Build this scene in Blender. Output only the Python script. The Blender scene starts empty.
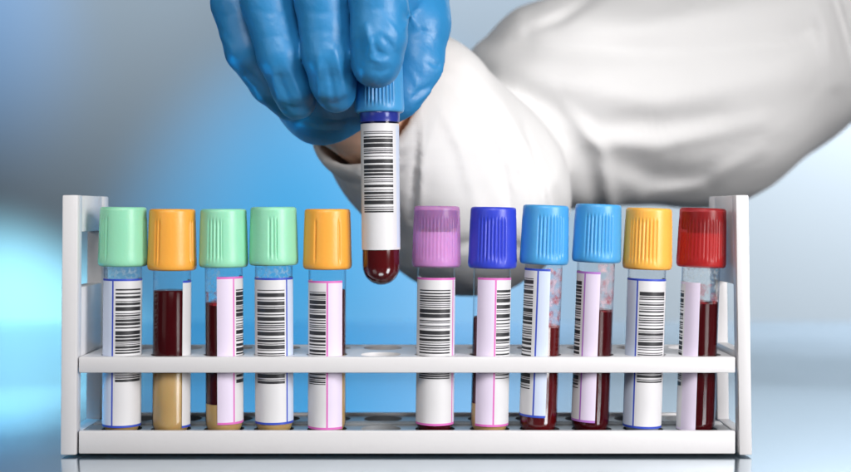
import bpy, math, random
import numpy as np
from mathutils import Vector, Matrix

C = bpy.context.scene.collection
MM = 0.001
# ------------------------------------------------------------------ camera numbers (all lengths in millimetres)
F = 1240.0          # focal length in photo pixels (photo 851 px wide)
D = 421.6           # camera to rack front
ZC = 83.3           # camera height above the table
HY = 212.0          # horizon row

def P(px, py, Y):
    d = (D + Y) / F
    return np.array([(px - 425.5) * d, Y, ZC - (py - HY) * d])

# ------------------------------------------------------------------ materials
def new_mat(name):
    m = bpy.data.materials.new(name); m.use_nodes = True
    nt = m.node_tree; nt.nodes.clear()
    out = nt.nodes.new('ShaderNodeOutputMaterial')
    return m, nt, out

def N(nt, kind, **kw):
    n = nt.nodes.new(kind)
    for k, v in kw.items():
        if k in n.inputs: n.inputs[k].default_value = v
        else: setattr(n, k, v)
    return n

def col(c): return (c[0], c[1], c[2], 1.0)

def pbr(name, color, rough=0.4, var=0.06, scale=60.0, bump=0.0, bscale=300.0, coat=0.0, sss=0.0, sssr=0.002,
        spec=0.5, metal=0.0, bdist=0.0005, ior=1.5, rvar=0.08):
    """Principled with slight procedural mottling, roughness variation and bump."""
    m, nt, out = new_mat(name)
    b = N(nt, 'ShaderNodeBsdfPrincipled')
    L = nt.links.new
    L(b.outputs[0], out.inputs[0])
    tc = N(nt, 'ShaderNodeTexCoord')
    nz = N(nt, 'ShaderNodeTexNoise'); nz.inputs['Scale'].default_value = scale; nz.inputs['Detail'].default_value = 4
    L(tc.outputs['Object'], nz.inputs['Vector'])
    mx = N(nt, 'ShaderNodeMix', data_type='RGBA')
    L(nz.outputs[0], mx.inputs[0])
    mx.inputs[6].default_value = col([max(0, c * (1 - var)) for c in color])
    mx.inputs[7].default_value = col([min(1, c * (1 + var)) for c in color])
    L(mx.outputs[2], b.inputs['Base Color'])
    mr = N(nt, 'ShaderNodeMapRange')
    L(nz.outputs[0], mr.inputs[0])
    mr.inputs[3].default_value = max(0.02, rough - rvar); mr.inputs[4].default_value = min(1, rough + rvar)
    L(mr.outputs[0], b.inputs['Roughness'])
    b.inputs['Coat Weight'].default_value = coat
    b.inputs['Coat Roughness'].default_value = 0.08
    b.inputs['Specular IOR Level'].default_value = spec
    b.inputs['Metallic'].default_value = metal
    b.inputs['IOR'].default_value = ior
    if sss > 0:
        b.inputs['Subsurface Weight'].default_value = sss
        b.inputs['Subsurface Scale'].default_value = sssr
    if bump > 0:
        n2 = N(nt, 'ShaderNodeTexNoise'); n2.inputs['Scale'].default_value = bscale; n2.inputs['Detail'].default_value = 3
        L(tc.outputs['Object'], n2.inputs['Vector'])
        bp = N(nt, 'ShaderNodeBump'); bp.inputs['Strength'].default_value = bump; bp.inputs['Distance'].default_value = bdist
        L(n2.outputs[0], bp.inputs['Height']); L(bp.outputs[0], b.inputs['Normal'])
    return m

def thin_glass():
    m, nt, out = new_mat('clear_tube_glass'); L = nt.links.new
    lw = N(nt, 'ShaderNodeLayerWeight'); lw.inputs['Blend'].default_value = 0.35
    cr = N(nt, 'ShaderNodeValToRGB')
    cr.color_ramp.elements[0].position = 0.35; cr.color_ramp.elements[0].color = (0.97, 0.98, 0.985, 1)
    cr.color_ramp.elements[1].position = 0.97; cr.color_ramp.elements[1].color = (0.50, 0.56, 0.66, 1)
    L(lw.outputs['Facing'], cr.inputs[0])
    tr = N(nt, 'ShaderNodeBsdfTransparent'); L(cr.outputs[0], tr.inputs[0])
    gl = N(nt, 'ShaderNodeBsdfGlossy'); gl.inputs['Roughness'].default_value = 0.05
    l2 = N(nt, 'ShaderNodeLayerWeight'); l2.inputs['Blend'].default_value = 0.5
    pw = N(nt, 'ShaderNodeMath', operation='POWER'); L(l2.outputs['Facing'], pw.inputs[0]); pw.inputs[1].default_value = 4.0
    fr = N(nt, 'ShaderNodeMapRange'); L(pw.outputs[0], fr.inputs[0]); fr.inputs[3].default_value = .03; fr.inputs[4].default_value = .5
    mx = N(nt, 'ShaderNodeMixShader')
    L(fr.outputs[0], mx.inputs[0]); L(tr.outputs[0], mx.inputs[1]); L(gl.outputs[0], mx.inputs[2])
    L(mx.outputs[0], out.inputs[0])
    return m

def translucent_cap(name, color, clear=0.45):
    m, nt, out = new_mat(name); L = nt.links.new
    b = N(nt, 'ShaderNodeBsdfPrincipled'); b.inputs['Base Color'].default_value = col(color)
    b.inputs['Roughness'].default_value = 0.3
    b.inputs['Subsurface Weight'].default_value = 0.4; b.inputs['Subsurface Scale'].default_value = 0.003
    tr = N(nt, 'ShaderNodeBsdfTransparent')
    tr.inputs[0].default_value = col([c ** 0.35 for c in color])
    tc = N(nt, 'ShaderNodeTexCoord')
    nz = N(nt, 'ShaderNodeTexNoise'); nz.inputs['Scale'].default_value = 120
    L(tc.outputs['Object'], nz.inputs['Vector'])
    mr = N(nt, 'ShaderNodeMapRange'); mr.inputs[3].default_value = clear - .06; mr.inputs[4].default_value = clear + .06
    L(nz.outputs[0], mr.inputs[0])
    mx = N(nt, 'ShaderNodeMixShader')
    L(mr.outputs[0], mx.inputs[0]); L(b.outputs[0], mx.inputs[1]); L(tr.outputs[0], mx.inputs[2])
    L(mx.outputs[0], out.inputs[0])
    return m

def film(name, color, scale, lo, hi, rough=0.25):
    """Patchy film of droplets or smear on the inside of a tube wall."""
    m, nt, out = new_mat(name); L = nt.links.new
    b = N(nt, 'ShaderNodeBsdfPrincipled'); b.inputs['Base Color'].default_value = col(color); b.inputs['Roughness'].default_value = rough
    tr = N(nt, 'ShaderNodeBsdfTransparent')
    tc = N(nt, 'ShaderNodeTexCoord')
    nz = N(nt, 'ShaderNodeTexNoise'); nz.inputs['Scale'].default_value = scale; nz.inputs['Detail'].default_value = 5
    L(tc.outputs['Object'], nz.inputs['Vector'])
    mr = N(nt, 'ShaderNodeMapRange'); mr.inputs[1].default_value = lo; mr.inputs[2].default_value = hi
    L(nz.outputs[0], mr.inputs[0])
    mx = N(nt, 'ShaderNodeMixShader')
    L(mr.outputs[0], mx.inputs[0]); L(tr.outputs[0], mx.inputs[1]); L(b.outputs[0], mx.inputs[2])
    L(mx.outputs[0], out.inputs[0])
    return m

M = {}
M['glass'] = thin_glass()
M['blood'] = pbr('dark_blood', (0.045, 0.0016, 0.003), 0.14, 0.3, 90, rvar=.02, spec=.10)
M['blood_bright'] = pbr('thin_blood', (0.085, 0.003, 0.004), 0.12, 0.3, 90, rvar=.03)
M['gel'] = pbr('tan_separator_gel', (0.50, 0.32, 0.12), 0.35, 0.15, 120, sss=0.3)
M['serum'] = pbr('pale_serum', (0.34, 0.38, 0.44), 0.3, 0.1, 80)
M['smear'] = film('blood_smear', (0.40, 0.03, 0.04), 330, 0.45, 0.70)
M['pink_froth'] = film('pink_froth', (0.75, 0.40, 0.42), 420, 0.36, 0.95, 0.4)
M['dew'] = film('condensation', (0.50, 0.56, 0.58), 900, 0.46, 0.95, 0.2)
M['mint'] = pbr('mint_cap_plastic', (0.29, 0.70, 0.47), 0.36, 0.03, 80, bump=.1, bscale=900, sss=0.15)
M['orange'] = pbr('orange_cap_plastic', (0.88, 0.40, 0.055), 0.36, 0.03, 80, bump=.1, bscale=900, sss=0.15)
M['yellow'] = pbr('amber_cap_plastic', (0.92, 0.46, 0.075), 0.36, 0.03, 80, bump=.1, bscale=900, sss=0.15)
M['royal'] = pbr('royal_blue_cap_plastic', (0.028, 0.052, 0.56), 0.36, 0.03, 80, bump=.1, bscale=900, sss=0.1)
M['sky'] = pbr('light_blue_cap_plastic', (0.07, 0.36, 0.72), 0.36, 0.03, 80, bump=.1, bscale=900, sss=0.1)
M['purple'] = translucent_cap('purple_cap_plastic', (0.66, 0.32, 0.68), 0.62)
M['red'] = translucent_cap('red_cap_plastic', (0.52, 0.032, 0.036), 0.60)
M['stop_purple'] = pbr('purple_stopper_rubber', (0.06, 0.03, 0.14), 0.5)
M['stop_red'] = pbr('dark_stopper_rubber', (0.02, 0.006, 0.012), 0.5)
M['liner_purple'] = pbr('pale_pink_liner', (.80, .62, .80), .5)
M['liner_red'] = pbr('pink_liner', (.62, .14, .13), .5)
M['button'] = pbr('white_button', (.66, .67, .68), .3, .04, 200)
M['stop_blue'] = pbr('blue_stopper_rubber', (0.02, 0.035, 0.30), 0.3, coat=.3)
M['paper'] = pbr('white_label_paper', (0.70, 0.70, 0.72), 0.5, 0.02, 200, bump=.05, bscale=600)
M['paper_blue'] = pbr('blue_tinted_label_paper', (0.60, 0.68, 0.84), 0.5, 0.02, 200)
M['paper_lilac'] = pbr('lilac_label_paper', (0.74, 0.66, 0.82), 0.5, 0.02, 200)
M['trim_blue'] = pbr('blue_label_trim', (0.03, 0.07, 0.48), 0.5)
M['trim_pink'] = pbr('pink_label_trim', (0.66, 0.14, 0.48), 0.5)
M['trim_lilac'] = pbr('purple_label_trim', (0.42, 0.16, 0.55), 0.5)
M['ink'] = pbr('black_ink', (0.015, 0.015, 0.018), 0.5)
M['rack'] = pbr('white_rack_plastic', (0.74, 0.735, 0.75), 0.34, 0.03, 40, bump=.06, bscale=500)
M['deck'] = pbr('shaded_deck_plastic', (0.22, 0.235, 0.25), 0.3, 0.15, 60)  # white rack's deck, its shade put into a dark grey base colour
M['glove'] = pbr('blue_glove_rubber', (0.024, 0.225, 0.50), 0.42, 0.06, 60, bump=.45, bscale=190, bdist=.0008, sss=0.03, rvar=.1, spec=.5)
M['skin'] = pbr('skin', (0.72, 0.45, 0.32), 0.5, 0.08, 120, bump=.2, bscale=500, sss=0.1)

def cloth_mat():
    m, nt, out = new_mat('white_coat_cotton'); L = nt.links.new
    b = N(nt, 'ShaderNodeBsdfPrincipled'); L(b.outputs[0], out.inputs[0])
    b.inputs['Base Color'].default_value = (0.80, 0.80, 0.80, 1); b.inputs['Roughness'].default_value = 0.85
    b.inputs['Specular IOR Level'].default_value = 0.12
    tc = N(nt, 'ShaderNodeTexCoord')
    w1 = N(nt, 'ShaderNodeTexWave'); w1.inputs['Scale'].default_value = 420; w1.inputs['Distortion'].default_value = 1.5
    w2 = N(nt, 'ShaderNodeTexWave', bands_direction='Z'); w2.inputs['Scale'].default_value = 420; w2.inputs['Distortion'].default_value = 1.5
    n1 = N(nt, 'ShaderNodeTexNoise'); n1.inputs['Scale'].default_value = 28; n1.inputs['Detail'].default_value = 3; n1.inputs['Distortion'].default_value = .6
    for n in (w1, w2, n1): L(tc.outputs['Object'], n.inputs['Vector'])
    ad = N(nt, 'ShaderNodeMath', operation='ADD'); L(w1.outputs[1], ad.inputs[0]); L(w2.outputs[1], ad.inputs[1])
    b1 = N(nt, 'ShaderNodeBump'); b1.inputs['Strength'].default_value = 0.10; b1.inputs['Distance'].default_value = 0.0004
    L(ad.outputs[0], b1.inputs['Height'])
    b2 = N(nt, 'ShaderNodeBump'); b2.inputs['Strength'].default_value = 0.22; b2.inputs['Distance'].default_value = 0.006
    L(n1.outputs[0], b2.inputs['Height']); L(b1.outputs[0], b2.inputs['Normal']); L(b2.outputs[0], b.inputs['Normal'])
    return m
M['cloth'] = cloth_mat()

# ------------------------------------------------------------------ mesh helpers
def link_mesh(name, verts, faces, mats, parent=None, smooth=True, fmat=None, autosmooth=None):
    me = bpy.data.meshes.new(name)
    v = np.asarray(verts, dtype=float) * MM
    me.from_pydata(v.tolist(), [], [tuple(int(i) for i in f) for f in faces])
    if not isinstance(mats, (list, tuple)): mats = [mats]
    for m in mats: me.materials.append(m)
    if fmat is not None: me.polygons.foreach_set('material_index', list(fmat))
    me.polygons.foreach_set('use_smooth', [smooth] * len(me.polygons))
    me.update()
    if smooth and autosmooth: 
        me.set_sharp_from_angle(angle=math.radians(autosmooth))
    o = bpy.data.objects.new(name, me); C.objects.link(o)
    if parent is not None: o.parent = parent
    return o

def thing(name, label, cat, loc=(0, 0, 0), group=None):
    o = bpy.data.objects.new(name, None); C.objects.link(o)
    o.empty_display_size = .01
    o.location = Vector(loc) * MM
    o['label'] = label; o['category'] = cat
    if group: o['group'] = group
    return o

def lathe(profile, seg=48, rfun=None):
    """profile = [(r, z)], r==0 allowed at the ends."""
    V, Fc, rings = [], [], []
    for (r, z) in profile:
        if r < 1e-6:
            rings.append([len(V)]); V.append((0, 0, z))
        else:
            ring = []
            for k in range(seg):
                th = 2 * math.pi * k / seg
                rr = r - (rfun(th, z) if rfun else 0)
                ring.append(len(V)); V.append((rr * math.sin(th), -rr * math.cos(th), z))
            rings.append(ring)
    for a, b in zip(rings[:-1], rings[1:]):
        for k in range(seg):
            k2 = (k + 1) % seg
            if len(a) == 1 and len(b) == 1: continue
            if len(a) == 1: Fc.append((a[0], b[k2], b[k]))
            elif len(b) == 1: Fc.append((a[k], a[k2], b[0]))
            else: Fc.append((a[k], a[k2], b[k2], b[k]))
    return V, Fc

class MB:
    def __init__(s): s.v, s.f = [], []
    def add(s, V, Fc):
        o = len(s.v); s.v += [tuple(p) for p in V]; s.f += [tuple(i + o for i in f) for f in Fc]
    def box(s, x0, x1, y0, y1, z0, z1, b=0.4):
        """box with chamfered edges"""
        import bmesh
        bm = bmesh.new(); bmesh.ops.create_cube(bm, size=1)
        for v in bm.verts:
            v.co = Vector(((x0 + x1) / 2 + v.co.x * (x1 - x0), (y0 + y1) / 2 + v.co.y * (y1 - y0), (z0 + z1) / 2 + v.co.z * (z1 - z0)))
        if b > 0: bmesh.ops.bevel(bm, geom=bm.edges[:], offset=b, segments=2, affect='EDGES', profile=.5)
        bm.verts.index_update()
        s.add([tuple(v.co) for v in bm.verts], [[v.index for v in f.verts] for f in bm.faces]); bm.free()
    def link(s, name, mat, parent, smooth=True, auto=35):
        return link_mesh(name, s.v, s.f, mat, parent, smooth, None, auto)

# ------------------------------------------------------------------ SDF sculpting (round cones + smooth union, meshed with surface nets)
def cone_d(G, a, b, ra, rb):
    a = np.asarray(a, np.float32); b = np.asarray(b, np.float32)
    ab = b - a; L2 = float(ab @ ab) + 1e-9
    px, py, pz = G[0] - a[0], G[1] - a[1], G[2] - a[2]
    t = np.clip((px * ab[0] + py * ab[1] + pz * ab[2]) / L2, 0, 1)
    return np.sqrt((px - t * ab[0]) ** 2 + (py - t * ab[1]) ** 2 + (pz - t * ab[2]) ** 2) - (ra + t * (rb - ra))

def ell_d(G, c, r):
    q = [(G[i] - c[i]) / r[i] for i in range(3)]
    k0 = np.sqrt(q[0] ** 2 + q[1] ** 2 + q[2] ** 2)
    q2 = [(G[i] - c[i]) / r[i] ** 2 for i in range(3)]
    k1 = np.sqrt(q2[0] ** 2 + q2[1] ** 2 + q2[2] ** 2) + 1e-6
    return k0 * (k0 - 1) / k1

def smin(a, b, k):
    h = np.maximum(k - np.abs(a - b), 0) / k
    return np.minimum(a, b) - h * h * k * .25
def smax(a, b, k): return -smin(-a, -b, k)

def chain(G, pts, k=2.0):
    d = None
    for p, q in zip(pts[:-1], pts[1:]):
        e = cone_d(G, p[0], q[0], p[1], q[1])
        d = e if d is None else smin(d, e, k)
    return d

def grid(lo, hi, h):
    ax = [np.arange(lo[i], hi[i] + h, h, dtype=np.float32) for i in range(3)]
    return ax, [ax[0][:, None, None], ax[1][None, :, None], ax[2][None, None, :]]

def surface_nets(f, ax, relax=1):
    h = float(ax[0][1] - ax[0][0]); org = np.array([a[0] for a in ax])
    s = f < 0
    nx, ny, nz = f.shape
    cs = [(i, j, k) for i in (0, 1) for j in (0, 1) for k in (0, 1)]
    def sub(A, c): return A[c[0]:nx - 1 + c[0], c[1]:ny - 1 + c[1], c[2]:nz - 1 + c[2]]
    cnt = sum(sub(s, c).astype(np.int8) for c in cs)
    act = (cnt > 0) & (cnt < 8)
    idx = np.full(act.shape, -1, np.int64); I = np.argwhere(act); idx[act] = np.arange(len(I))
    acc = np.zeros((len(I), 3)); num = np.zeros(len(I))
    def val(c): return f[I[:, 0] + c[0], I[:, 1] + c[1], I[:, 2] + c[2]].astype(float)
    for a in cs:
        for d in range(3):
            if a[d] == 0:
                b = list(a); b[d] = 1
                fa, fb = val(a), val(b)
                m = (fa < 0) != (fb < 0)
                t = np.where(m, fa / np.where(m, fa - fb, 1), 0)
                p = np.tile(np.array(a, float), (len(I), 1)); p[:, d] += t
                acc[m] += p[m]; num[m] += 1
    V = org + (I + acc / num[:, None]) * h
    Fc = []
    for d in range(3):
        e1, e2 = [(1, 2), (2, 0), (0, 1)][d]
        sl0 = [slice(1, -1)] * 3; sl0[d] = slice(0, -1); sl1 = [slice(1, -1)] * 3; sl1[d] = slice(1, None)
        A, B = s[tuple(sl0)], s[tuple(sl1)]
        E = np.argwhere(A != B); inside = A[A != B]
        off = np.ones(3, int); off[d] = 0
        E = E + off
        def cell(o1, o2):
            q = E.copy(); q[:, e1] -= o1; q[:, e2] -= o2
            return idx[q[:, 0], q[:, 1], q[:, 2]]
        Q = np.stack([cell(1, 1), cell(0, 1), cell(0, 0), cell(1, 0)], 1)
        Q[~inside] = Q[~inside][:, ::-1]
        Fc.append(Q[(Q >= 0).all(1)])
    Fc = np.concatenate(Fc)
    for _ in range(relax):
        acc = np.zeros_like(V); n = np.zeros(len(V))
        for i in range(4):
            a, b = Fc[:, i], Fc[:, (i + 1) % 4]
            np.add.at(acc, a, V[b]); np.add.at(acc, b, V[a]); np.add.at(n, a, 1); np.add.at(n, b, 1)
        V = V * .5 + .5 * acc / np.maximum(n, 1)[:, None]
    return V, Fc

def vnoise(G, scale, seed):
    """cheap smooth pseudo-noise from a few rotated sines"""
    r = np.random.RandomState(seed); out = 0
    for _ in range(5):
        d = r.normal(size=3); d /= np.linalg.norm(d); ph = r.uniform(0, 6.28); fq = r.uniform(.7, 1.5) * 6.283 / scale
        out = out + np.sin((G[0] * d[0] + G[1] * d[1] + G[2] * d[2]) * fq + ph)
    return out / 5

def proj(G):
    k = F / (D + G[1])
    return 425.5 + G[0] * k + 0 * G[2], HY - (G[2] - ZC) * k + 0 * G[0]

def press(pp, d, path, w, h):
    """raise (h>0) or sink (h<0) the surface by h mm along a fold line; w = half width in photo pixels, tapering at the ends"""
    X, Y = pp; best = None
    n = len(path) - 1
    for i, (a, b) in enumerate(zip(path[:-1], path[1:])):
        ax_, ay = b[0] - a[0], b[1] - a[1]
        t = np.clip(((X - a[0]) * ax_ + (Y - a[1]) * ay) / (ax_ * ax_ + ay * ay), 0, 1)
        e = (X - a[0] - t * ax_) ** 2 + (Y - a[1] - t * ay) ** 2
        g = np.exp(-e / (w * w)) * (.35 + .65 * np.sin(np.pi * np.clip((i + t) / n, .06, .94)))
        best = g if best is None else np.maximum(best, g)
    return d - h * best

# ------------------------------------------------------------------ test tubes
TR = 6.5            # tube radius
YT = 9.6            # depth of the front row
KT = (D + YT) / F
ZT0 = 4.4           # where the tube bottoms rest

def cap_mesh(group_deg, groups=3, half=34, pitch=9.2, depth=.32, H=20.8, R=8.5):
    prof = [(.0, .80), (.0, .905), (.012, .955), (.035, .985), (.07, 1.0), (.12, 1.0), (.17, .995), (.21, .99), (.26, .985), (.40, .977),
            (.60, .964), (.70, .957), (.75, .953), (.785, .95), (.82, .944), (.86, .938), (.93, .936), (.965, .927), (.985, .905), (.997, .86), (1.0, .80), (1.0, 0)]
    per = 360 / groups
    def rf(th, z):
        zz = z / H
        w = min(1, max(0, (zz - .12) / .05)) * min(1, max(0, (.815 - zz) / .035))
        if w <= 0: return 0
        a = (math.degrees(th) - group_deg + per / 2) % per - per / 2
        if abs(a) > half: return 0
        g = .5 - .5 * math.cos(2 * math.pi * (a + half) / pitch)
        return w * depth * g ** 1.5
    return lathe([(r * R, z * H) for z, r in prof], 288, rf)

def wrap_patch(r, th0, th1, z0, z1, n=24, nz=2):
    V, Fc = [], []
    for j in range(nz + 1):
        z = z0 + (z1 - z0) * j / nz
        for i in range(n + 1):
            t = th0 + (th1 - th0) * i / n
            V.append((r * math.sin(t), -r * math.cos(t), z))
    for j in range(nz):
        for i in range(n):
            a = j * (n + 1) + i
            Fc.append((a, a + 1, a + n + 2, a + n + 1))
    return V, Fc

def bar_rows(z_top, z_bot, seed):
    """alternating (is_bar, z0, z1) from the top down, code-128-like widths"""
    r = random.Random(seed); rows = []; z = z_top; bar = True
    while z - z_bot > .35:
        w = r.choice([.30, .30, .42, .55, .9, 1.35] if bar else [.28, .28, .4, .55, .8])
        w = min(w, z - z_bot)
        rows.append((bar, z - w, z)); z -= w; bar = not bar
    return rows

def label_mesh(name, parent, th, zt, zb, trim, line, bars, zbars, tint, tint_side, seed):
    """th=(t0,t1) angles; line=angle of the vertical trim line or None; bars=(t0,t1); tint = paper material beside the line"""
    r = TR + .12
    mats = [M['paper'], M[trim], M['ink'], M[tint]]
    tcuts = {th[0], th[1]}
    n = 40
    for i in range(n + 1): tcuts.add(th[0] + (th[1] - th[0]) * i / n)
    lw = .045
    if line is not None: tcuts |= {line - lw, line + lw}
    if bars: tcuts |= set(bars)
    tc = sorted(t for t in tcuts if th[0] - 1e-6 <= t <= th[1] + 1e-6)
    tw = .75
    zc = [(zb, zb + tw, 't')]
    rows = []
    if bars:
        rows = sorted([(a, b, 'b' if bar else 'p') for bar, a, b in bar_rows(zbars[0], zbars[1], seed)])
        zc.append((zb + tw, rows[0][0], 'p')); zc += rows; zc.append((rows[-1][1], zt - tw, 'p'))
    else: zc.append((zb + tw, zt - tw, 'p'))
    zc.append((zt - tw, zt, 't'))
    zs = [zc[0][0]] + [c[1] for c in zc]
    V, Fc, fm = [], [], []
    for z in zs:
        for t in tc: V.append((r * math.sin(t), -r * math.cos(t), z))
    w = len(tc)
    for j, c in enumerate(zc):
        for i in range(w - 1):
            a = j * w + i; Fc.append((a, a + 1, a + w + 1, a + w))
            tm = (tc[i] + tc[i + 1]) / 2
            m = 0
            if line is not None and abs(tm - line) < lw: m = 1
            elif line is not None and ((tint_side < 0 and tm < line) or (tint_side > 0 and tm > line)): m = 3
            if c[2] == 't': m = 1
            elif c[2] == 'b' and bars and bars[0] < tm < bars[1]: m = 2
            fm.append(m)
    # give the paper a back side so that it has thickness
    nv = len(V)
    ri = r - .07
    V += [(x * ri / r, y * ri / r, z) for x, y, z in V]
    nf = len(Fc)
    Fc += [tuple(i + nv for i in reversed(f)) for f in Fc[:nf]]; fm += [0] * nf
    # rims
    H_ = len(zs)
    def strip(ids):
        for a, b in zip(ids[:-1], ids[1:]): Fc.append((a, a + nv, b + nv, b)); fm.append(0)
    strip([j * w for j in range(H_)]); strip([j * w + w - 1 for j in range(H_)][::-1])
    strip([i for i in range(w)][::-1]); strip([(H_ - 1) * w + i for i in range(w)])
    return link_mesh(name, V, Fc, mats, parent, True, fm, 30)

def tube_profile(r, z0, z1, n=8, step=0):
    pr = [(r * math.sin(math.pi / 2 * i / n), z0 + r - r * math.cos(math.pi / 2 * i / n)) for i in range(n + 1)]
    if step:
        for i in range(1, step): pr.append((r, z0 + r + (z1 - z0 - r) * i / step))
    pr.append((r, z1)); return pr

def fluid(name, mat, parent, z0, z1, bottom=True, r=6.3):
    if bottom: pr = tube_profile(r, z0, z1 - .5) + [(r - .25, z1 - .12), (r - .8, z1), (0, z1 - .1)]
    else: pr = [(0, z0), (r, z0), (r, z1 - .5), (r - .25, z1 - .12), (r - .8, z1), (0, z1 - .1)]
    V, Fc = lathe(pr, 48)
    return link_mesh(name, V, Fc, mat, parent, True, None, 50)

def test_tube(name_label, top_px, bot_px, cap_y, cap, lab, contents, seed, ribs, stopper=None, films=(), yt=YT, zbase=ZT0, group='capped test tubes standing in the rack'):
    """top_px/bot_px: photo column of the cap centre and of the bottom; cap_y=(top,bottom) rows."""
    kt = (D + yt) / F
    zof = lambda y, front=0.: ZC - (y - HY) * (D + yt - front) / F - zbase
    xb, xt = (bot_px - 425.5) * kt, (top_px - 425.5) * kt
    root = thing('test_tube', name_label, 'test tube', (xb, yt, zbase), group)
    ztop = zof(cap_y[0]); zcb = zof(cap_y[1])
    root.rotation_euler = (0, math.atan2(xt - xb, ztop), 0)
    view = math.atan2(-(xb + xt) / 2, D + yt)     # angle towards the camera
    ang = lambda s: view + math.asin(max(-1, min(1, s)))
    # glass
    V, Fc = lathe(tube_profile(TR, 0, zcb + 7, 8) , 56)
    link_mesh('glass_wall', V, Fc, M['glass'], root, True)
    # cap
    V, Fc = cap_mesh(math.degrees(view) + ribs[0], *ribs[1:], H=ztop - zcb)
    V = [(x, y, z + zcb) for x, y, z in V]
    capo = link_mesh('cap', V, Fc, M[cap], root, True, None, 40)
    if stopper:
        h = ztop - zcb
        V, Fc = lathe([(0, zcb + h * .93), (0, zcb + h * .93), (7.0, zcb + h * .93), (7.25, zcb + h * .90), (7.25, zcb + h * .67), (7.0, zcb + h * .64), (5.0, zcb + h * .62), (5.0, zcb + h * .42), (4.6, zcb + h * .38), (0, zcb + h * .38)][::-1][0:9], 48)
        link_mesh('stopper', V, Fc, M[stopper], capo, True, None, 40)
        V, Fc = lathe([(6.62, zcb + .6), (7.5, zcb + .6), (7.3, zcb + h * .58), (6.62, zcb + h * .58)], 48)
        link_mesh('liner', V, Fc, M['liner_' + cap], capo, True, None, 40)
    # label
    t0 = view - 2.2 if lab['s'][0] <= -1 else ang(lab['s'][0])
    t1 = view + 2.2 if lab['s'][1] >= 1 else ang(lab['s'][1])
    bars = lab.get('bars'); bb = None
    if bars:
        bb = (view - 2.0 if bars[0] <= -1 else ang(bars[0]), view + 2.0 if bars[1] >= 1 else ang(bars[1]))
        bb = (max(bb[0], t0 + .02), min(bb[1], t1 - .02))
    ln = ang(lab['line']) if lab.get('line') is not None else None
    zl = lambda y: zof(y, TR)
    label_mesh('barcode_label', root, (t0, t1), zl(lab['y'][0]), zl(lab['y'][1]), lab['trim'], ln, bb,
               (zl(lab['by'][0]), zl(lab['by'][1])) if bars else None, lab.get('tint', 'paper'), lab.get('side', -1), seed)
    # contents, listed from the bottom up
    z = .2
    for i, (nm, mat, ytop) in enumerate(contents):
        zt = zl(ytop)
        fluid(nm, M[mat], root, z, zt, i == 0)
        z = zt - .08
    for nm, mat, y0, y1, s0, s1 in films:
        V, Fc = wrap_patch(6.40, ang(s0) if s0 > -1 else view - 1.9, ang(s1) if s1 < 1 else view + 1.9, zl(y1), zl(y0), 24, 4)
        link_mesh(nm, V, Fc, M[mat], root, True)
    return root

FINE = lambda g: (g, 3, 36, 9.0, .42)
T = []
T.append(test_tube('mint-capped tube at the left end of the rack, fogged neck, blue-edged barcode label facing forward', 123.5, 121.5, (207, 266), 'mint',
    dict(s=(-1, 1), y=(279, 428), trim='trim_blue', line=-.5, bars=(-.36, .9), by=(289, 384), tint='paper_blue'),
    [('serum_gel', 'gel', 376), ('blood', 'blood', 305)], 11, (-52, 3, 14, 9.5, .42), films=[('condensation', 'dew', 268, 282, -1, 1)]))
T.append(test_tube('orange-capped tube showing dark blood above thick tan gel, between two mint caps', 172.5, 171, (209, 270), 'orange',
    dict(s=(.55, 1), y=(281, 429), trim='trim_blue', tint='paper_blue'),
    [('serum_gel', 'gel', 372), ('blood', 'blood', 291)], 12, (-38, 4, 9, 9.0, .45)))
T.append(test_tube('mint-capped tube with fine ribs, pink-edged label turned right and blood visible on its left', 223.5, 224.5, (209, 267), 'mint',
    dict(s=(-.36, 1), y=(277, 425), trim='trim_pink', bars=(.62, 1), by=(290, 384), tint='paper_lilac', line=.5, side=-1),
    [('serum_gel', 'gel', 405), ('blood', 'blood', 303)], 13, (-22, 3, 20, 9.0, .42), films=[('condensation', 'dew', 268, 303, -1, -.2), ('blood_residue', 'smear', 292, 306, -1, -.2)]))
T.append(test_tube('mint-capped tube with a wide blue-edged barcode facing forward, third mint cap beside an orange cap', 273.5, 274.5, (207, 265), 'mint',
    dict(s=(-1, 1), y=(278, 425), trim='trim_blue', line=.66, bars=(-.86, .55), by=(290, 384), tint='paper_blue', side=1),
    [('serum_gel', 'gel', 360), ('blood', 'blood', 300)], 14, (-3, 3, 12, 9.5, .42), films=[('condensation', 'dew', 266, 280, -1, 1)]))
T.append(test_tube('orange-capped tube with a pink-edged label, left of the empty rack slot', 327.5, 327, (209, 269), 'orange',
    dict(s=(-1, .78), y=(281, 430), trim='trim_pink', line=.0, bars=(-.92, -.08), by=(292, 386), tint='paper_lilac', side=1),
    [('serum_gel', 'gel', 356), ('blood', 'blood', 290)], 15, (-30, 6, 5, 9.5, .45)))
T.append(test_tube('tube with a translucent purple cap and dark stopper, pink-edged barcode facing forward', 437, 434.5, (206, 267), 'purple',
    dict(s=(-1, 1), y=(278, 426), trim='trim_pink', line=.88, bars=(-.84, .74), by=(290, 380), tint='paper_lilac', side=1),
    [('blood', 'blood', 318)], 16, (0, 3, 60, 9.0, .2), stopper='stop_purple'))
T.append(test_tube('tube with a royal blue ribbed cap, its lilac label turned to the right', 493.5, 489, (207, 268), 'royal',
    dict(s=(-.74, 1), y=(278, 427), trim='trim_pink', line=.2, bars=(.26, .97), by=(290, 381), tint='paper_lilac', side=-1),
    [('serum_gel', 'gel', 405), ('blood', 'blood', 318)], 17, FINE(-2)))
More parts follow.
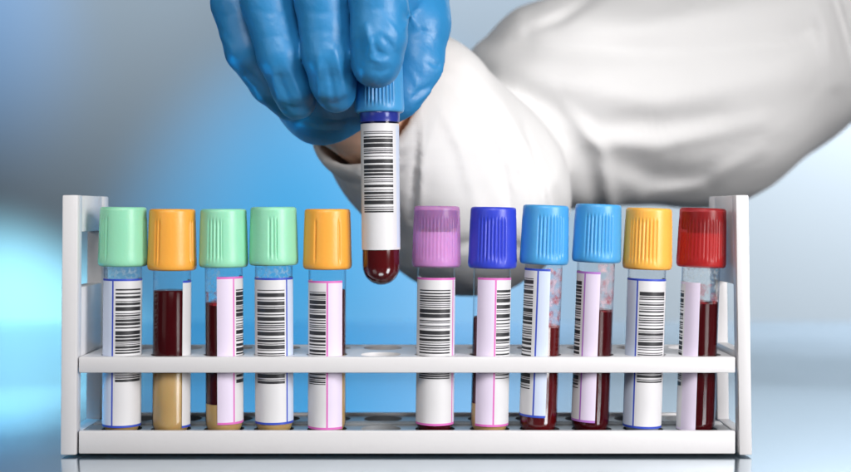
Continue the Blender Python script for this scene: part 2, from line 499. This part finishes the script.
T.append(test_tube('light-blue-capped tube beside the royal blue cap, pink froth above its blood, blue-edged label', 546, 537.5, (205, 264), 'sky',
    dict(s=(-1, .36), y=(269, 418), trim='trim_blue', line=-.28, bars=(-1, -.5), by=(279, 390), tint='paper_blue', side=1),
    [('blood', 'blood_bright', 326)], 18, FINE(16), films=[('pink_froth', 'pink_froth', 268, 328, .1, 1), ('blood_residue', 'smear', 268, 328, .2, 1)]))
T.append(test_tube('light-blue-capped tube beside the amber cap, smeared neck and purple-edged label', 598.5, 589.5, (204, 262), 'sky',
    dict(s=(-1, .24), y=(272, 423), trim='trim_lilac', line=-.55, bars=(-1, -.7), by=(282, 392), tint='paper_lilac', side=1),
    [('blood', 'blood', 310)], 19, FINE(4), films=[('pink_froth', 'pink_froth', 264, 312, .1, 1), ('blood_residue', 'smear', 280, 312, .1, 1)]))
T.append(test_tube('amber-capped tube between the light blue and red caps, blue-edged barcode facing forward', 649, 641.5, (208, 269), 'yellow',
    dict(s=(-1, 1), y=(279, 429), trim='trim_blue', line=-.46, bars=(-.34, .93), by=(292, 384), tint='paper_blue'),
    [('serum', 'serum', 300)], 20, FINE(-12)))
T.append(test_tube('tube with a translucent red cap, nearly black blood, at the right end of the rack', 703, 695, (208, 267), 'red',
    dict(s=(-1, 0.0), y=(283, 432), trim='paper_lilac', line=-.72, bars=(-1, -.82), by=(292, 388), tint='paper_lilac', side=1),
    [('blood', 'blood', 302)], 21, (0, 3, 60, 9.0, .2), stopper='stop_red', films=[('condensation', 'dew', 268, 304, -1, 1), ('blood_residue', 'smear', 284, 304, -1, 1)]))

# the tube held in the gloved fingers
YH = 5.0
zb = ZC - (285 - HY) * (D + YH) / F
held = test_tube('light-blue-capped tube held up between gloved fingers above the empty slot, blood in its round tip', 379.0, 381.5, (54, 113), 'sky',
    dict(s=(-1, 1), y=(123, 250), trim='paper', line=.80, bars=(-.84, .66), by=(131, 214), tint='paper_blue', side=1),
    [('blood', 'blood_bright', 150)], 22, FINE(0), yt=YH, zbase=zb, group=None)
# blue ring of the stopper visible under the held cap
capo = [c for c in held.children if c.name.startswith('cap')][0]
zc0 = min(v.co.z for v in capo.data.vertices) / MM
V, Fc = lathe([(6.62, zc0 - 3.3), (6.75, zc0 - 3.2), (6.9, zc0 - .4), (7.4, zc0 + .2), (6.3, zc0 + .8)], 48)
link_mesh('stopper', V, Fc, M['stop_blue'], capo, True, None, 40)

# ------------------------------------------------------------------ rack
KF = D / F
rack = thing('tube_rack', 'white plastic test tube rack with open sides, holding eleven capped tubes', 'test tube rack', (0, 0, 0))
XL, XR = (78.5 - 425.5) * KF, (735.5 - 425.5) * KF
DEPTH = 40.0
Z0 = 1.0
zf = lambda y: ZC - (y - HY) * KF
cols_px = [122, 171.2, 224.2, 274, 327, 381, 435, 489.5, 539.5, 591.5, 643, 697]

def plate_with_holes(x0, x1, y0, y1, z0, z1, xs, ys, r, seg=40):
    """rectangular plate whose round holes are real"""
    mb = MB()
    xcut = [x0] + [(a + b) / 2 for a, b in zip(xs[:-1], xs[1:])] + [x1]
    ycut = [y0] + [(a + b) / 2 for a, b in zip(ys[:-1], ys[1:])] + [y1]
    for i, cx in enumerate(xs):
        for j, cy in enumerate(ys):
            l, rr, b, t = xcut[i] - cx, xcut[i + 1] - cx, ycut[j] - cy, ycut[j + 1] - cy
            angs = sorted(set([2 * math.pi * k / seg for k in range(seg)] + [math.atan2(q, p) % (2 * math.pi) for p in (l, rr) for q in (b, t)]))
            inn, outp = [], []
            for a in angs:
                c, s = math.cos(a), math.sin(a)
                kx = (rr / c if c > 1e-9 else l / c if c < -1e-9 else 1e9); ky = (t / s if s > 1e-9 else b / s if s < -1e-9 else 1e9)
                k = min(kx, ky)
                inn.append((cx + r * c, cy + r * s)); outp.append((cx + k * c, cy + k * s))
            n = len(angs)
            V = [(x, y, z1) for x, y in inn] + [(x, y, z1) for x, y in outp] + [(x, y, z0) for x, y in inn] + [(x, y, z0) for x, y in outp] 
            Fc = []
            for k in range(n):
                k2 = (k + 1) % n
                Fc.append((k, n + k, n + k2, k2))
                Fc.append((2 * n + k, 2 * n + k2, 3 * n + k2, 3 * n + k))
                Fc.append((k, k2, 2 * n + k2, 2 * n + k))
            mb.add(V, Fc)
    V = [(x0, y0, z0), (x1, y0, z0), (x1, y1, z0), (x0, y1, z0), (x0, y0, z1), (x1, y0, z1), (x1, y1, z1), (x0, y1, z1)]
    mb.add(V, [(0, 1, 5, 4), (1, 2, 6, 5), (2, 3, 7, 6), (3, 0, 4, 7)])
    return mb

hx = [(c - 425.5) * KT for c in cols_px]
# middle shelf: a front rail and the pierced plate behind it
sx = [(c - 425.5) * KT + (t - b) * KT * .22 for c, t, b in zip(cols_px, [0] * 12, [0] * 12)]
mb = plate_with_holes(XL, XR, 2.2, DEPTH - 2, zf(371), zf(357.6), [x + .012 * (x > 30) * (x - 0) for x in hx], [YT, 30.4], 7.0)
mb.box(XL, XR, 0, 2.4, zf(373), zf(357), .45)
mb.box(XL, XR, DEPTH - 2.2, DEPTH, zf(373), zf(357), .45)
mb.link('shelf', M['rack'], rack)
# base: pierced deck, solid floor, front and rear rails, ribs across the deck
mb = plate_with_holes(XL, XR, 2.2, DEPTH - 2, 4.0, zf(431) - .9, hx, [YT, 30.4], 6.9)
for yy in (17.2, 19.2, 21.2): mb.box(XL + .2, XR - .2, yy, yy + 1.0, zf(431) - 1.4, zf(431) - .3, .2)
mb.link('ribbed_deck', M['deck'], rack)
mb = MB()
mb.box(XL, XR, 0, 2.4, Z0, zf(431), .5)
mb.box(XL, XR, DEPTH - 2.2, DEPTH, Z0, zf(431), .5)
mb.box(XL + .1, XR - .1, 2.0, DEPTH - 1.8, Z0 + .2, 4.2, 0)
mb.link('base', M['rack'], rack)
# side panels: front post, rear post, top bar and cross pieces, built as one frame each
def side_panel(x0, x1, cut_lo, cut_hi, lean):
    zt = zf(195)
    ring = []
    mb = MB()
    post = 5.0
    mb.box(x0, x1, -.35, post, Z0 - .35, zt, .5)                       # front post
    mb.box(x0 + .05, x1 - .05, DEPTH - 9, DEPTH + .35, Z0 - .35, zt - .05, .5)
    mb.box(x0 + .1, x1 - .1, post - .6, DEPTH - 8.5, cut_hi, zt - .1, .3)
    mb.box(x0 + .1, x1 - .1, post - .6, DEPTH - 8.5, zf(357) - 4.5, cut_lo, .3)
    mb.box(x0 + .1, x1 - .1, post - .6, DEPTH - 8.5, Z0, zf(431) - 1.0, .3)
    xc = (x0 + x1) / 2
    mb.v = [(x + lean * (90 - z) / 90, y, z) for x, y, z in mb.v]
    return mb.link('side_panel', M['rack'], rack)
side_panel((62.5 - 425.5) * KF, XL - .02, zf(288), zf(232), -.7)
side_panel(XR + .02, (748.5 - 425.5) * KF, zf(352), zf(285), 1.2)

# ------------------------------------------------------------------ the gloved hand, the arm and the coat sleeve
def pt(px, py, Y, r): return (P(px, py, Y), r)
W = P(347, 92, 46); A_C = P(455, 180, 107)
axis = (A_C - W); axis = axis / np.linalg.norm(axis)

pinky = [pt(224, -62, 24, 9.6), pt(233, 2, 8, 8.8), pt(246, 48, 6, 8.4), pt(268, 82, 13, 7.4), pt(287, 101, 19, 6.6)]
ring_ = [pt(262, -68, 14, 10.4), pt(266, 0, -4, 9.3), pt(281, 55, -5, 8.8), pt(292, 86, 0, 7.8), pt(296, 100, 4, 7.0)]
middle = [pt(318, -70, 8, 10.6), pt(322, 0, -9, 9.7), pt(328, 55, -9, 9.1), pt(333, 82, -5, 8.0), pt(336, 93, -2, 7.0)]
index = [pt(376, -66, 8, 10.6), pt(378, -2, -13, 9.8), pt(379, 38, -13.5, 9.6), pt(377, 58, -11.6, 8.9), pt(376, 64, -11.0, 8.4)]
thumb = [pt(410, -30, 38, 15), pt(416, 28, 27, 12.4), pt(414, 70, 24, 11.6), pt(400, 94, 22, 10.0), pt(384, 101, 21, 9.0)]

def moved(c, dy, k): return [(p + np.array([0., dy, 0.]), q * k) for p, q in c]
pinky, ring_, middle, index = moved(pinky, 6.5, .97), moved(ring_, 3.0, .95), moved(middle, 1.0, .95), moved(index, -1.0, .965)

def hand_sdf(G, thick=0.0):
    fs = [chain(G, c, 1.5) for c in (pinky, ring_, middle, index)]
    d = fs[0]
    for e in fs[1:]: d = smin(d, e, .3)
    th = chain(G, thumb, 4)
    palm = None
    for kpt, r0 in ((pinky[0], 11), (ring_[0], 12), (middle[0], 13), (index[0], 13), (thumb[0], 13)):
        e = cone_d(G, kpt[0] + np.array([0, 8, 0]), W - axis * 6, r0, 19)
        palm = e if palm is None else smin(palm, e, 8)
    palm = smin(palm, th, 6)
    palm = smin(palm, cone_d(G, W - axis * 8, W + axis * 22, 22.5, 22.0), 8)
    return smin(d, palm, 1.2)

def bumps(G, d, items, k=1.2):
    for a, b, ra, rb, sgn in items:
        e = cone_d(G, a, b, ra, rb)
        d = smin(d, e, k) if sgn > 0 else smax(d, -e, k)
    return d

lo = np.array([-86., -32., 60.]); hi = np.array([18., 92., 190.])
ax, G = grid(lo, hi, .72)
d = hand_sdf(G)
# glove folds: loose rubber over the fingertips, wrinkles by the thumb web and across the joints
pp = proj(G); fz = (G[1] < 16)
hd = d
for path, w_, h_ in [
    ([(366, 26), (370, 42), (371, 58)], 3.0, 1.0), ([(371, 58), (379, 62), (388, 61)], 2.2, .8), ([(381, 36), (388, 42), (394, 52)], 2.4, -.8),
    ([(374, 46), (378, 52), (386, 55)], 2.0, -.6), ([(372, 70), (380, 72), (390, 68)], 1.8, -.45), ([(360, 12), (378, 8), (398, 14)], 3.0, -.2),
    ([(358, 30), (360, 46), (362, 62)], 2.4, -.4), ([(384, 18), (392, 26), (399, 36)], 2.0, .4),
    ([(272, 66), (274, 84), (280, 106)], 2.6, .75), ([(288, 68), (296, 86), (304, 106)], 2.6, .7), ([(280, 76), (286, 92), (292, 108)], 2.6, -.7),
    ([(262, 38), (276, 36), (292, 42)], 2.6, -.2), ([(256, 10), (270, 14), (288, 10)], 3.0, -.2), ([(284, 104), (294, 108), (306, 104)], 1.8, -.4),
    ([(318, 54), (318, 74), (320, 98)], 2.6, .75), ([(334, 48), (340, 70), (346, 94)], 2.6, .75), ([(327, 62), (331, 80), (334, 100)], 2.8, -.8),
    ([(304, 34), (322, 30), (346, 36)], 2.8, -.2), ([(300, 8), (322, 14), (348, 8)], 3.0, -.2), ([(322, 100), (334, 104), (346, 98)], 1.8, -.4),
    ([(218, 34), (228, 44), (236, 58)], 2.4, .4), ([(214, 14), (222, 18), (234, 14)], 2.4, -.2), ([(240, 66), (250, 76), (262, 84)], 2.2, -.5),
    ([(404, -4), (409, 12), (416, 26)], 2.4, .9), ([(405, 28), (413, 14), (424, 2)], 2.2, .8), ([(412, 34), (420, 30), (432, 34)], 2.0, -.5),
    ([(416, 102), (426, 96), (438, 86)], 1.8, .6), ([(420, 110), (432, 102), (442, 92)], 1.8, .55), ([(412, 98), (420, 90), (430, 86)], 1.8, -.6),
    ([(426, 60), (436, 66), (446, 64)], 2.2, -.45), ([(410, 70), (416, 80), (418, 92)], 2.0, .4),
    ([(296, 118), (318, 124), (350, 122)], 1.8, -.5), ([(300, 126), (325, 131), (354, 129)], 1.6, .5), ([(320, 116), (336, 120), (356, 116)], 1.8, .4),
]:
    hd = press(pp, hd, path, w_, h_)
d = np.where(fz | (pp[1] > 92) & (G[1] < 50), hd, d)
d = d + .08 * vnoise(G, 8, 3) + .16 * vnoise(G, 26, 5)
# keep the tube's own space free: the fingers close on the cap, they do not enter it
capA = P(379.2, 113, YH); capB = P(379.0, 54, YH)
d = smax(d, -(cone_d(G, capA, capB, 8.2, 7.6)), .5)
bod = None
# glove ends at the wrist with a rolled bead
pl = (G[0] - W[0]) * axis[0] + (G[1] - W[1]) * axis[1] + (G[2] - W[2]) * axis[2]
d = smax(d, pl + 4.6, .6)
rad = np.sqrt(np.maximum((G[0] - W[0]) ** 2 + (G[1] - W[1]) ** 2 + (G[2] - W[2]) ** 2 - pl ** 2, 0))
d = smin(d, np.sqrt((pl + 5.0) ** 2 + (rad - 22.6 - .3 * np.sin(G[0] * .5)) ** 2) - .8, 1.2)
gv, gf = surface_nets(d.astype(np.float32), ax, 1)

# body under the glove and sleeve
lo2 = np.array([-86., -32., 20.]); hi2 = np.array([80., 190., 190.])
ax2, G2 = grid(lo2, hi2, 1.5)
E2 = P(540, 130, 165)
b = smin(hand_sdf(G2) + 3.2, smin(cone_d(G2, W - axis * 2, A_C, 20.0, 22), cone_d(G2, A_C, E2, 22, 24), 10), 5)
b = smax(b, -(cone_d(G2, capA, capB, 8.6, 8.2)), .5)
bv, bf = surface_nets(b.astype(np.float32), ax2, 1)
person = link_mesh('person', bv, bf, M['skin'])
person['label'] = 'person in a white lab coat and blue glove reaching in with a tube'; person['category'] = 'person'
link_mesh('rubber_glove', gv, gf, M['glove'], person)

# sleeve
lo3 = np.array([-62., 18., 34.]); hi3 = np.array([285., 292., 212.])
ax3, G3 = grid(lo3, hi3, 1.4)
pp3 = proj(G3)
C0 = W + axis * 12
C1 = W + axis * 48
cuff = smin(cone_d(G3, C0 - axis * 2, C1, 26.5, 33), cone_d(G3, C1, A_C, 33, 42), 6)
pl3 = (G3[0] - C0[0]) * axis[0] + (G3[1] - C0[1]) * axis[1] + (G3[2] - C0[2]) * axis[2]
cuff = smax(cuff, -pl3, 1.2)
A = cone_d(G3, P(418, 118, 86), P(470, 196, 106), 35, 43)
A = smin(A, cuff, 9)
def S(px, py, Y): return P(px, py, Y)
def folds(G, u, scale, seed, squash=.22):
    """long soft wrinkles running along direction u, rounded on top with tighter valleys"""
    u = np.asarray(u, float); u /= np.linalg.norm(u)
    t = G[0] * u[0] + G[1] * u[1] + G[2] * u[2]
    q = [G[i] - (1 - squash) * t * u[i] for i in range(3)]
    n = vnoise(q, scale, seed)
    return .5 * n - np.sqrt(n * n + .01) + .3
uA = P(565, 215, 100) - P(450, 60, 85)
A = A + 1.6 * folds(G3, uA, 40, 21, .25) + .5 * folds(G3, uA, 18, 22, .25)
A = A + .7 * np.exp(-((pl3 - 10) / 1.3) ** 2) - .5 * np.exp(-((pl3 - 4) / 3.0) ** 2)      # stitched hem of the cuff
for path, w_, h_ in [
    ([(424, 122), (423, 160), (420, 212)], 3.2, 2.2), ([(416, 124), (415, 160), (412, 220)], 3.0, -1.8),
    ([(464, 62), (502, 104), (536, 160), (556, 214)], 7, 2.2), ([(450, 84), (488, 136), (512, 212)], 5.5, -2.4),
    ([(436, 96), (462, 150), (478, 212)], 6, 1.8), ([(524, 128), (540, 170), (546, 214)], 3.5, -2.2), ([(512, 142), (524, 176), (528, 214)], 3.5, 1.5),
    ([(500, 150), (508, 180), (510, 216)], 3, -1.2), ([(556, 190), (562, 210), (560, 240)], 4, -1.6),
    ([(374, 168), (386, 190), (402, 240)], 5, -1.6), ([(360, 176), (374, 206), (392, 262)], 5, 1.8), ([(384, 150), (398, 158), (408, 152)], 4, -1.5),
    ([(300, 158), (318, 186), (340, 210)], 4, -1.2), ([(440, 250), (480, 240), (530, 250)], 6, -2.0),
]:
    A = press(pp3, A, path, w_, h_)
B = smin(cone_d(G3, S(566, 104, 152), S(700, 88, 190), 49, 56), smin(cone_d(G3, S(700, 88, 190), S(762, 50, 205), 56, 54), cone_d(G3, S(762, 50, 205), S(880, -50, 236), 54, 62), 12), 12)
uB = P(800, 70, 170) - P(520, 90, 120)
B = B + 1.2 * folds(G3, uB, 60, 41, .25) + .6 * folds(G3, uB, 26, 33, .25)
for path, w_, h_ in [
    ([(476, 54), (560, 82), (660, 100), (800, 70)], 18, 3.2), ([(505, 88), (600, 126), (720, 118)], 13, -2.0),
    ([(520, 16), (640, 26), (800, 0)], 15, 2.6), ([(490, 42), (570, 50), (690, 54), (810, 30)], 12, -2.8),
    ([(552, 112), (584, 160), (600, 214)], 9, -1.4), ([(568, 108), (602, 150), (610, 206)], 7, 3.0),
    ([(616, 162), (650, 174), (704, 178)], 12, -3.0), ([(600, 140), (660, 146), (760, 122)], 10, 2.4),
    ([(640, 196), (700, 186), (760, 150)], 8, 1.6),
    ([(828, -20), (842, 20), (856, 74)], 5, -4.0), ([(812, -10), (824, 30), (836, 84)], 8, 2.5),
    ([(530, 30), (560, 20), (600, -6)], 6, -2.2), ([(730, 50), (770, 50), (820, 30)], 8, -1.6),
]:
    B = press(pp3, B, path, w_, h_)
B = B + .3 * vnoise(G3, 26, 8)
sl = smin(A, B, 6.0)
# hollow: the arm runs inside
sl = smax(sl, -cone_d(G3, W - axis * 4, A_C - axis * 12, 23.5, 24.5), 1.0)
sv, sf = surface_nets(sl.astype(np.float32), ax3, 2)
sleeve = link_mesh('coat_sleeve', sv, sf, M['cloth'], person)
# the cuff button
k_ = F / (D + sv[:, 1]); sx_ = 425.5 + sv[:, 0] * k_; sy_ = HY - (sv[:, 2] - ZC) * k_
near = np.where((np.abs(sx_ - 397) < 6) & (np.abs(sy_ - 160) < 6) & (sv[:, 1] < 95))[0]
if len(near) > 3:
    q = sv[near]; c_ = q.mean(0); n_ = np.linalg.svd(q - c_)[2][2]; n_ = -n_ if n_[1] > 0 else n_
    V, Fc = lathe([(0, -.4), (4.6, -.4), (4.9, .2), (4.7, .9), (4.0, 1.1), (3.4, .8), (0, .7)], 32)
    Rm = Vector((0, 0, 1)).rotation_difference(Vector(n_)).to_matrix()
    V = [tuple(Rm @ Vector(v) + Vector(c_ + n_ * .3)) for v in V]
    link_mesh('button', V, Fc, M['button'], sleeve, True, None, 40)

# ------------------------------------------------------------------ setting
def quad(name, V, mat):
    o = link_mesh(name, V, [tuple(range(len(V)))], mat, None, False); o['kind'] = 'structure'; return o

def table_mat():
    m, nt, out = new_mat('polished_table'); L = nt.links.new
    tc = N(nt, 'ShaderNodeTexCoord'); nz = N(nt, 'ShaderNodeTexNoise'); nz.inputs['Scale'].default_value = 18; nz.inputs['Detail'].default_value = 4
    L(tc.outputs['Object'], nz.inputs['Vector'])
    df = N(nt, 'ShaderNodeBsdfDiffuse'); df.inputs[0].default_value = (0.27, 0.40, 0.52, 1)
    gl = N(nt, 'ShaderNodeBsdfGlossy'); gl.inputs[0].default_value = (0.86, 0.93, 0.98, 1)
    mr = N(nt, 'ShaderNodeMapRange'); mr.inputs[3].default_value = .11; mr.inputs[4].default_value = .19
    L(nz.outputs[0], mr.inputs[0]); L(mr.outputs[0], gl.inputs['Roughness'])
    mx = N(nt, 'ShaderNodeMixShader'); mx.inputs[0].default_value = .93
    L(df.outputs[0], mx.inputs[1]); L(gl.outputs[0], mx.inputs[2]); L(mx.outputs[0], out.inputs[0])
    return m
mb = MB(); mb.box(-900, 900, -430, 522, -18, 0, 0.5)
tb = mb.link('table_surface', table_mat(), None); tb['kind'] = 'structure'
YW = 520
wall = quad('backdrop_wall', [(-1800, YW, -900), (1800, YW, -900), (1800, YW, 1500), (-1800, YW, 1500)],
            pbr('matte_backdrop_paper', (0.195, 0.245, 0.275), 0.9, 0.015, 6, spec=.1))

# ------------------------------------------------------------------ lights
def area(name, loc, target, sx, sy, power, color=(1, 1, 1)):
    l = bpy.data.lights.new(name, 'AREA'); l.shape = 'RECTANGLE'; l.size = sx * MM; l.size_y = sy * MM; l.energy = power; l.color = color
    o = bpy.data.objects.new(name, l); C.objects.link(o); o.location = Vector(loc) * MM
    o.rotation_euler = (Vector(target) - Vector(loc)).to_track_quat('-Z', 'Y').to_euler(); return o
def spot(name, loc, target, deg, power, color, blend=1.0, rad=20):
    l = bpy.data.lights.new(name, 'SPOT'); l.spot_size = math.radians(deg); l.spot_blend = blend; l.energy = power; l.color = color; l.shadow_soft_size = rad * MM
    o = bpy.data.objects.new(name, l); C.objects.link(o); o.location = Vector(loc) * MM
    o.rotation_euler = (Vector(target) - Vector(loc)).to_track_quat('-Z', 'Y').to_euler(); return o

def soft(name, loc, target, sx, sy, power, color, spread):
    area(name, loc, target, sx, sy, power, color).data.spread = math.radians(spread)
soft('key_softbox', (-20, -480, 460), (-15, 10, 70), 300, 240, .49, (1, .985, .97), 80)
soft('fill_softbox', (-420, -420, 260), (0, 40, 70), 260, 300, .09, (1, .94, .90), 80)
soft('right_softbox', (420, -380, 200), (0, 40, 60), 200, 300, .76, (1, .97, .96), 80)
spot('blue_backdrop_lamp', (-60, -40, 700), P(340, 400, YW), 30, 108.0, (.0, .52, 1.0))
spot('glow_backdrop_lamp', (-560, 220, 300), P(42, 332, YW), 17, 80.0, (.44, .87, 1.0))
spot('neutral_backdrop_lamp', (520, 290, 640), P(900, 120, YW), 58, 150.0, (1.0, .93, .94))
spot('grey_backdrop_lamp', (-230, 100, 800), P(130, -120, YW), 34, 48.0, (.82, .84, .92))
spot('top_backdrop_lamp', (60, 140, 800), P(470, -60, YW), 26, 72.0, (.90, .89, .96))
spot('blue_table_lamp', (-500, 100, 420), (-262, 40, 0), 27, 170.0, (.0, .50, 1.0))
spot('corner_backdrop_lamp', (-460, 160, 560), P(-40, -10, YW), 24, 15.0, (.02, .40, 1.0))

w = bpy.data.worlds.new('World'); bpy.context.scene.world = w; w.use_nodes = True
w.node_tree.nodes['Background'].inputs[0].default_value = (.72, .76, .82, 1)
w.node_tree.nodes['Background'].inputs[1].default_value = .10

# ------------------------------------------------------------------ camera and render settings
sc = bpy.context.scene
cam = bpy.data.cameras.new('camera'); co = bpy.data.objects.new('camera', cam); C.objects.link(co)
co.location = Vector((0, -D, ZC)) * MM
co.rotation_euler = (math.radians(90), 0, 0)
cam.sensor_width = 36; cam.lens = F / 851 * 36
cam.shift_y = -(236 - HY) / 851
cam.clip_start = .01; cam.clip_end = 20
cam.dof.use_dof = True; cam.dof.focus_distance = (D + 4) * MM; cam.dof.aperture_fstop = 8.0
sc.camera = co
sc.view_settings.view_transform = 'Standard'; sc.view_settings.look = 'None'
sc.view_settings.exposure = 0; sc.view_settings.gamma = 1
sc.render.engine = 'CYCLES'
sc.cycles.use_denoising = True
sc.cycles.max_bounces = 10; sc.cycles.transparent_max_bounces = 24
sc.cycles.caustics_reflective = False; sc.cycles.caustics_refractive = False
